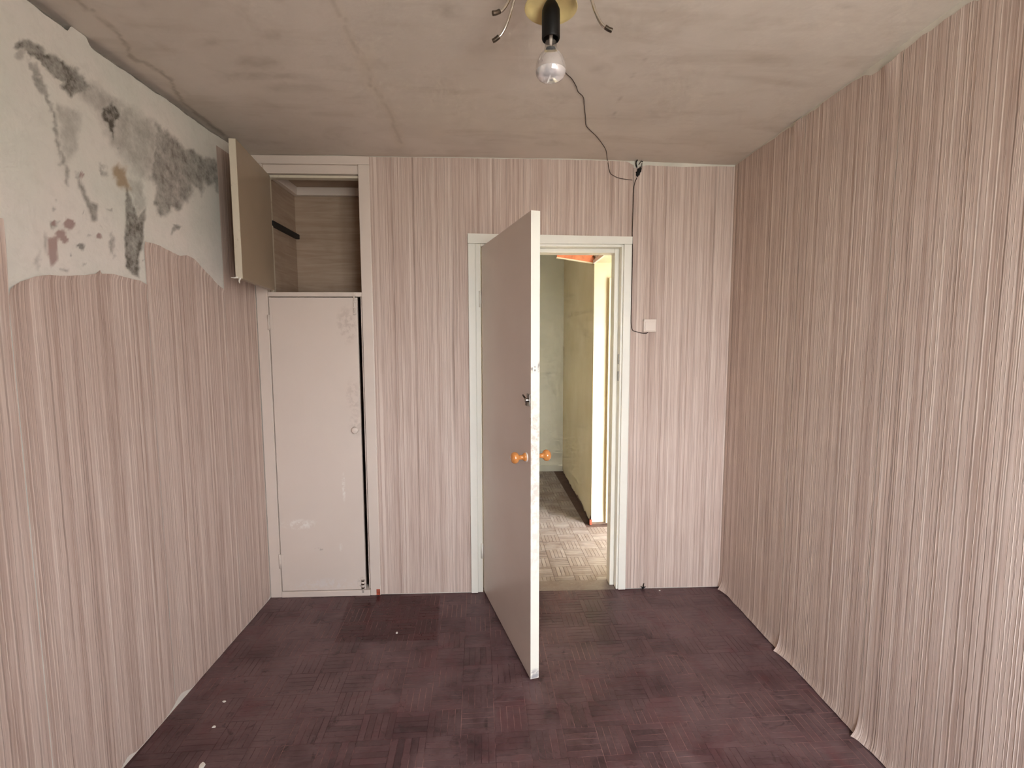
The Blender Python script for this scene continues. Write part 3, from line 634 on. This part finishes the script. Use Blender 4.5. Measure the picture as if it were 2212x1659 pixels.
drop('wallpaper', wall_l, 1, XL, 1, sB, sC-.002, lb, tB, M['paper_y'], curl_top, .008)
drop('wallpaper', wall_l, 1, XL, 1, sC, YB-.014, lb, full, M['paper_y'], None, .012)
# right wall: bottoms curl at the seams
seams = [YF+.01, .03, .56, 1.095, 1.634, 2.135, 2.712]
jr, jt = jag(81, .006, 2.5), jag(82, .012, 1.6)
def rlift(s0, s1):
    def f(a, z, h, d):
        k = .024*np.exp(-h/.040)*np.exp(-(s1-a)/.035)                       # lifted far corner
        k = k+.013*np.exp(-h/.016)*(.45+.55*np.abs(fnoise(a, 91, 3, 1.5)))     # flared bottom edge
        k = k+.010*np.exp(-d/.05)*np.exp(-((a-(s0+.06))/.03)**2)             # puckers under the ceiling
        return k
    return f
for s0, s1 in zip(seams[:-1], seams[1:]):
    def zt(u): return float(zc(np.array(XR), np.array(u)))-.006-.022*sstep(-.35, .6, float(fnoise(u, 83, 5, 1.8)))*float(sstep(2.5, 2.2, u))-.012*float(sstep(1.95, 1.6, u))
    drop('wallpaper', wall_r, 1, XR, -1, s0+.001, s1-.001, lambda u: .006+.8*abs(jr(u)), lambda u: float(zt(u)), M['paper_y'], rlift(s0, s1), .010)
drop('wallpaper', wall_r, 1, XR, -1, 2.713, YB-.003, lambda u: .012, lambda u: float(zc(np.array(XR), np.array(u)))-.006, M['paper_y'], lambda a, z, h, d: .012*np.exp(-h/.03), .008)

# ================================================================ DOOR FRAME (trim) and DOOR LEAF
trim = tag(empty('trim_1', (.33, YB, 0)), 'thickly painted white door casing around the hall doorway', kind='structure')
cy0 = YB-.018
box('casing', (-.137, cy0, .004), (-.095, YB+.02, 2.054), M['white'], trim, .005)
box('casing', (.750, cy0, .004), (.795, YB+.02, 2.054), M['white'], trim, .005)
# head casing, mitred ends follow the slight slope
mobj('head_casing', [(-.137, cy0, 2.0545), (-.137, cy0, 2.108), (.796, cy0, 2.096), (.796, cy0, 2.0545), (-.137, YB+.02, 2.0545), (-.137, YB+.02, 2.108), (.796, YB+.02, 2.096), (.796, YB+.02, 2.0545)],
     [(0, 3, 2, 1), (4, 5, 6, 7), (0, 1, 5, 4), (2, 3, 7, 6), (1, 2, 6, 5), (0, 4, 7, 3)], M['white'], trim)
box('jamb', (-.095, YB-.006, .002), (-.0665, T1+.01, 2.054), M['white'], trim, .003)
box('jamb', (.7385, YB-.006, .002), (.750, T1+.01, 2.054), M['white'], trim, .003)
box('head_jamb', (-.0665, YB-.006, 2.0405), (.7385, T1+.01, 2.0545), M['white'], trim, .003)
box('door_stop', (-.0665, YB+.045, .002), (-.032, T1+.01, 2.0405), M['white'], trim, .004)
box('door_stop', (.712, YB+.045, .002), (.7385, T1+.01, 2.0405), M['white'], trim, .004)
box('door_stop', (-.032, YB+.045, 2.016), (.712, T1+.01, 2.0405), M['white'], trim, .004)
for z in (1.30, 1.40):
    box('strike_plate', (.7365, YB+.008, z-.028), (.7388, YB+.034, z+.028), M['steel'], trim)
for z in (1.745, .262): 
    tube('hinge', [(-.0705, YB-.009, z-.045), (-.0705, YB-.009, z+.045)], .0075, M['white'], trim, 10, 1)
# leaf, in its own axes: x along the width from the hinge, y = thickness (0 = room face)
LW, LT, LZ0, LZ1, ANG = .799, .040, .012, 2.036, 74.03
bm = bmesh.new(); add_box(bm, (0.0, 0, LZ0), (LW, LT, LZ1), .0022)
leaf = bm_obj('door_1', bm, M['leaf']); leaf.location = (-.0620, YB-.004, 0); leaf.rotation_euler = (0, 0, -math.radians(ANG))
tag(leaf, 'white painted flush door standing open into the room', kind='structure')
def part_leaf(o): o.parent = leaf; return o
KX, KZ = LW-.052, 1.005
knobp = [(0, -.0722), (.012, -.0715), (.020, -.067), (.0245, -.060), (.0255, -.053), (.0235, -.045), (.018, -.0395), (.0115, -.036), (.0100, -.028), (.0105, -.019), (.015, -.015), (.0185, -.011), (.019, -.006), (.0175, -.0035)]
def knob(sgn):
    pr = [(r, h) for r, h in knobp]
    o = part_leaf(lathe('door_knob', [(r, h*1.0) for r, h in pr], M['wood'], None, 28, 'y')); 
    ro = lathe('rosette', [(0, -.0045), (.020, -.0045), (.0215, -.003), (.0215, 0), (0, 0)], M['plastic'], None, 28, 'y'); ro.parent = o
    o.location = (KX, 0 if sgn < 0 else LT, KZ); o.rotation_euler = (0, 0, 0 if sgn < 0 else math.pi); o['label'] = 'turned orange-brown wooden knob'
knob(-1); knob(1)
lt = part_leaf(box('latch', (LW-.040, -.004, 1.232), (LW-.004, 0, 1.284), M['steel'], None, .0015)); lt['label'] = 'worn steel night latch'
o = lathe('turn_button', [(0, -.016), (.007, -.016), (.009, -.012), (.009, 0)], M['steel'], None, 16, 'y'); o.location = (LW-.020, -.004, 1.258); o.parent = lt
o = tube('lever', [(LW-.020, -.014, 1.262), (LW-.034, -.018, 1.272), (LW-.052, -.016, 1.276)], .004, M['darkchrome'], None, 8); o.parent = lt
o = box('bolt_case', (LW-.036, -.012, 1.234), (LW-.006, -.004, 1.250), M['darkchrome'], None, .001); o.parent = lt
part_leaf(box('painted_edge', (LW-.0006, .0004, LZ0+.001), (LW+.0009, LT-.0004, LZ1-.001), M['leafedge'], None, .0004))
part_leaf(box('edge_plate', (LW-.0005, .009, 1.372), (LW+.0012, .031, 1.412), M['white'], None))
for z, r in ((1.399, .0025), (1.385, .0035)): 
    o = part_leaf(box('edge_screw', (LW+.001, .018-r, z-r), (LW+.0022, .018+r, z+r), M['steel'], None, .0008))
part_leaf(box('edge_patch', (LW-.0025, -.0006, 1.155), (LW+.0003, .004, 1.185), M['hallbase'], None))
for z in (1.745, .262): part_leaf(box('hinge_leaf', (.0, -.0015, z-.04), (.018, 0, z+.04), M['leaf'], None, .0006))

# ================================================================ BUILT-IN CLOSET
clo = tag(empty('built_in_closet', (-1.0, YB, 0)), 'built-in closet with tall beige painted door and open upper cupboard', 'closet')
fy = YB-.012
box('stile', (-1.316, fy, .002), (-1.254, YB+.03, 2.474), M['closet'], clo, .003)
box('stile', (-.735, fy, .002), (-.674, YB+.03, 2.474), M['closet'], clo, .004)
box('head_board', (-1.316, fy, 2.4745), (-.674, YB+.03, 2.519), M['closet'], clo, .004)
box('inner_head', (-1.253, fy+.014, 2.428), (-.7355, YB+.04, 2.474), M['closet'], clo, .003)
box('upper_stop', (-1.253, fy+.03, 2.410), (-.7355, YB+.06, 2.4245), M['chipped'], clo, .002)
box('middle_rail', (-1.253, fy+.002, 1.7575), (-.7355, YB+.06, 1.783), M['closet'], clo, .003)
box('sill_board', (-1.253, fy-.002, .001), (-.7355, YB+.06, .036), M['closet'], clo, .004)
box('stop_strip', (-.7465, fy+.018, .037), (-.7405, YB+.05, 1.757), M['closet'], clo, .001)
box('jamb_strip', (-1.2525, YB+.031, 1.785), (-1.236, YB+.06, 2.41), M['chipped'], clo, .003)
# lower door
ld = box('lower_door', (-1.2495, fy+.004, .0395), (-.7625, fy+.024, 1.7535), M['closetdoor'], clo, .002)
kb = lathe('knob', [(0, -.024), (.012, -.0235), (.0185, -.020), (.0200, -.015), (.017, -.010), (.0105, -.007), (.0105, 0)], M['closet'], None, 24, 'y'); kb.location = (-.793, fy+.004, .999); kb.parent = ld
def bolt(z0, z1, up):
    b = box('bolt', (-.787, fy-.0, z0), (-.765, fy+.004, z1), M['closet'], None, .0008); b.parent = ld
    x = tube('bolt_rod', [(-.776, fy-.006, z0-(.0 if up else .02)), (-.776, fy-.006, z1+(.03 if up else 0))], .0042, M['closet'], None, 8, 1); x.parent = b
    for zz in (z0+.008, (z0+z1)/2, z1-.008):
        y = box('bolt_guide', (-.7835, fy-.011, zz-.004), (-.7685, fy, zz+.004), M['closet'] if up else M['darkchrome'], None, .001); y.parent = b
bolt(1.655, 1.735, True); bolt(.045, .105, False)
box('bolt_keeper', (-.784, fy-.009, 1.7595), (-.768, fy+.003, 1.776), M['closet'], clo, .001)
for z in (1.615, .225):
    h = tube('hinge', [(-1.2525, fy-.003, z-.042), (-1.2525, fy-.003, z+.042)], .006, M['closet'], None, 10, 1); h.parent = ld
    h2 = box('hinge_leaf', (-1.2485, fy+.0022, z-.04), (-1.232, fy+.0042, z+.04), M['closet'], None, .0006); h2.parent = h
box('exposed_brick', (-.700, fy-.0012, .004), (-.678, fy+.004, .040), M['rawred'], clo, .001)
# upper compartment
cb = 3.17
box('back_panel', (-1.27, cb, 1.76), (-.72, cb+.012, 2.50), M['ply'], clo)
box('side_panel', (-1.264, YB+.031, 1.76), (-1.2525, cb, 2.50), M['ply'], clo)
box('side_panel', (-.7345, YB+.031, 1.76), (-.722, cb, 2.50), M['ply'], clo)
box('shelf', (-1.252, YB+.061, 1.768), (-.735, cb, 1.780), M['ply'], clo)
box('top_panel', (-1.264, YB+.031, 2.475), (-.722, cb, 2.49), M['ply'], clo)
box('cornice', (-1.252, cb-.03, 2.425), (-.735, cb, 2.475), M['closet'], clo, .004)
box('cornice', (-1.252, YB+.065, 2.425), (-1.222, cb-.03, 2.475), M['closet'], clo, .004)
box('floor_panel', (-1.27, YB+.061, 0), (-.72, cb, .012), M['ply'], clo); box('lower_back', (-1.27, cb, 0), (-.72, cb+.012, 1.76), M['ply'], clo); box('lower_side', (-1.264, YB+.031, 0), (-1.2525, cb, 1.76), M['ply'], clo); box('lower_side', (-.7345, YB+.031, 0), (-.722, cb, 1.76), M['ply'], clo)
rl = box('hanging_rail', (-1.252, YB+.045, 2.158), (-1.228, cb-.004, 2.186), M['blackpaint'], clo, .002); rl['label'] = 'black bar along the inner side'
# upper door, open against the left wall
UW, UZ0, UZ1 = .488, 1.792, 2.408
ux, uy = -1.210, fy-.002; fx, fyy = -1.139, 2.262; ua = math.atan2(fyy-uy, fx-ux)
bm = bmesh.new(); add_box(bm, (0, -.028, 0), (UW, 0, UZ1-UZ0), .002)
ud = bm_obj('upper_door', bm, M['cupdoor']); ud.parent = clo; ud.matrix_parent_inverse = Matrix.Translation(-clo.location)
ud.location = (ux, uy, UZ0); ud.rotation_euler = (0, 0, ua)
ud['label'] = 'drab beige cupboard door swung open against the left wall'
eg = box('chipped_edge', (UW-.0005, -.029, .002), (UW+.0035, -.0005, UZ1-UZ0-.002), M['chipped'], None, .0015); eg.parent = ud
pl_ = tube('torn_paint', [(UW+.002, -.020, .008), (UW+.006, -.034, .004), (UW+.004, -.048, .006)], lambda t: .005*(1-.6*t), M['chip'], None, 6); pl_.parent = ud
pl_ = tube('torn_paint', [(UW+.002, -.010, .004), (UW+.005, -.014, -.008), (UW+.004, -.013, -.020)], lambda t: .005*(1-.6*t), M['chip'], None, 6); pl_.parent = ud

# ================================================================ CEILING LAMP
LX, LY = .153, 1.288
lamp = tag(empty('ceiling_lamp', (LX, LY, 2.498)), 'stripped ceiling lamp with bent chrome arms, black socket and silvered bulb', 'lamp')
lathe('canopy', [(0, 2.495), (.052, 2.495), (.050, 2.470), (.030, 2.452), (.008, 2.446), (0, 2.446)], M['chrome'], lamp, 28, 'z', (LX, LY, 0))
tube('stem', [(LX, LY, 2.46), (LX, LY, 2.36)], .007, M['chrome'], lamp, 12, 1)
lathe('cup', [(.010, 2.374), (.040, 2.372), (.060, 2.364), (.0675, 2.350), (.0665, 2.349), (.058, 2.361), (.039, 2.3675), (.010, 2.369)], M['shellcream'], lamp, 40, 'z', (LX, LY, 0))
sk = lathe('socket', [(0, 2.366), (.012, 2.366), (.017, 2.358), (.0225, 2.345), (.0232, 2.330), (.0232, 2.278), (.0215, 2.274), (.0200, 2.276), (.0195, 2.300), (0, 2.302)], M['black'], lamp, 32, 'z', (LX, LY, 0))
bulb = lathe('bulb', [(.0135, 2.298), (.0145, 2.285), (.0145, 2.270), (.0155, 2.258), (.0170, 2.250)], M['bulbglass'], lamp, 32, 'z', (LX, LY, 0))
rf = lathe('reflector', [(.0170, 2.250), (.0205, 2.244), (.0265, 2.238), (.0325, 2.229), (.0365, 2.218), (.0385, 2.206), (.0385, 2.197)], M['silver'], None, 40, 'z', (LX, LY, 0)); rf.parent = bulb
fr = lathe('front_glass', [(.0385, 2.197), (.0372, 2.190), (.0320, 2.183), (.0220, 2.1775), (.0110, 2.1752), (0, 2.1745)], M['frost'], None, 40, 'z', (LX, LY, 0)); fr.parent = bulb
fil = tube('filament_stem', [(LX, LY, 2.296), (LX, LY, 2.262)], lambda t: .006*(1-.5*t), M['plastic'], None, 10, 1); fil.parent = bulb
for a in (0, 160, 200):
    c, s = math.cos(math.radians(a)), math.sin(math.radians(a)); pt = lambda r, z: (LX+c*r, LY+s*r, z)
    ar = tube('arm', [pt(.012, 2.430), pt(.045, 2.448), pt(.080, 2.428), pt(.100, 2.385), pt(.114, 2.345), pt(.132, 2.314), pt(.153, 2.302)], .0042, M['chrome'], lamp, 10, 6)
    tp = tube('tip', [pt(.140, 2.3085), pt(.150, 2.3028), pt(.158, 2.300)], .0056, M['darkchrome'], None, 10, 4); tp.parent = ar

# ================================================================ WIRING
zcl = lambda p: float(zc(np.array(p.x), np.array(p.y)))
wp = [(LX, LY, 2.494)]
for u, v_ in ((1189, 42), (1190, 65), (1192, 90), (1198, 112), (1210, 138)):
    p = at(u, v_, 2, 2.5); wp.append((p.x, p.y, zcl(p)-.0035))
for u, v_ in ((1223, 156), (1235, 168), (1245, 186), (1249, 198), (1260, 210), (1262, 228), (1264, 248), (1265, 263), (1266, 275), (1274, 285), (1289, 300), (1301, 316), (1309, 330)):
    p = at(u, v_, 2, 2.505); wp.append((p.x, p.y, zcl(p)-.0035))
for u, v_ in ((1312, 345), (1314, 356), (1318, 373), (1325, 379), (1335, 384), (1350, 387), (1366, 389)):
    p = at(u, v_, 1, YB-.008); wp.append((p.x, p.y, p.z))
w1 = tag(tube('lamp_wire', wp, .0016, M['wire'], None, 6, 4), 'thin dark wire snaking across the ceiling from the lamp', 'wire')
jb = tag(empty('wire_joint', tuple(at(1379, 378, 1, YB-.008))), 'burnt black wire joint sticking out of torn wallpaper above the doorway', 'wire joint')
jc = at(1379, 372, 1, YB-.010)
lv = []
bm = bmesh.new(); bmesh.ops.create_icosphere(bm, subdivisions=3, radius=1.0)
for q in bm.verts:
    k = 1+.18*math.sin(q.co.x*5+q.co.z*7)+.12*math.sin(q.co.z*11+2); q.co = Vector((q.co.x*.0120*k+q.co.z*.008, q.co.y*.008*k, q.co.z*.027*k))+jc
bm_obj('taped_splice', bm, M['burnt'], jb, True)
for pts, r in (([(1376, 362), (1374, 352), (1377, 345), (1379, 336)], .0035), ([(1379, 345), (1384, 338), (1388, 334), (1390, 329), (1394, 332)], .0022), ([(1380, 356), (1385, 348), (1388, 350)], .0022), ([(1384, 372), (1386, 362), (1387, 352)], .0018)):
    tube('loose_wire', [tuple(at(u, v_, 1, YB-.012-.004*i)) for i, (u, v_) in enumerate(pts)], r, M['burnt'], jb, 6, 4)
cp = [tuple(at(u, v_, 1, YB-.009)) for u, v_ in ((1376, 384), (1371, 396), (1369, 412), (1368, 440), (1367, 470), (1366, 505))]
cp += [(.801, YB-.007, z) for z in (2.02, 1.9, 1.8, 1.7, 1.62)] + [tuple(at(u, v_, 1, YB-.007)) for u, v_ in ((1366, 712), (1373, 716), (1385, 719), (1396, 720), (1401, 716))]
w2 = tag(tube('switch_cable', cp, .0022, M['wire'], None, 6, 4), 'dark cable running down beside the door casing to the light switch', 'cable')
sw = tag(empty('light_switch', (.907, YB, 1.558)), 'small ivory rocker light switch beside the doorway', 'switch')
box('switch_base', (.870, YB-.022, 1.558), (.944, YB-.003, 1.631), M['plastic'], sw, .004)
box('rocker', (.877, YB-.029, 1.564), (.937, YB-.0215, 1.616), M['plastic'], sw, .002)
box('switch_cap', (.872, YB-.025, 1.619), (.942, YB-.0215, 1.629), M['plastic'], sw, .001)

# ================================================================ small debris on the floor
def chip(u, v_, sx, sy, label, mat=None, name='paint_flake'):
    p = at(u, v_, 2, 0); r = random.Random(u); n = 7
    ring = [(p.x+sx*math.cos(6.283*k/n+.3)*r.uniform(.6, 1.1), p.y+sy*math.sin(6.283*k/n+.3)*r.uniform(.6, 1.1)) for k in range(n)]
    v = [(x_, y_, .0006) for x_, y_ in ring]+[(p.x+(x_-p.x)*.8, p.y+(y_-p.y)*.8, .0035+r.uniform(0, .002)) for x_, y_ in ring]
    f = [tuple(range(n, 2*n)), tuple(range(n))[::-1]]+[(k, (k+1) % n, n+(k+1) % n, n+k) for k in range(n)]
    return tag(mobj(name, v, f, mat or M['chip']), label, 'paint flake' if name == 'paint_flake' else 'debris')
chip(857, 1368, .006, .009, 'tiny white paint flake inside the clean dark rectangle on the floor')
chip(462, 1571, .009, .006, 'small white splinter of paint lying near the left wall')
chip(437, 1654, .012, .018, 'larger white plaster crumb lying near the left wall')
chip(1425, 1276, .007, .006, 'small white paint flake at the foot of the back wall below the switch')
chip(485, 1516, .010, .005, 'faint scrap of pale grit by the worn patch near the left wall')
dp = at(1389, 1268, 1, YB-.012)
tuft = tag(empty('wire_stub', (dp.x, YB-.01, 0)), 'black stub of cut wires at the foot of the back wall', 'wire stub')
for k, (dx, h) in enumerate(((-.012, .020), (-.004, .012), (.004, .038), (.012, .016), (0, .010))):
    tube('wire_end', [(dp.x, YB-.008, .004), (dp.x+dx*.6, YB-.014, .008+h*.4), (dp.x+dx*1.3, YB-.012, h)], lambda t: .0042*(1-.6*t), M['burnt'], tuft, 6, 3)
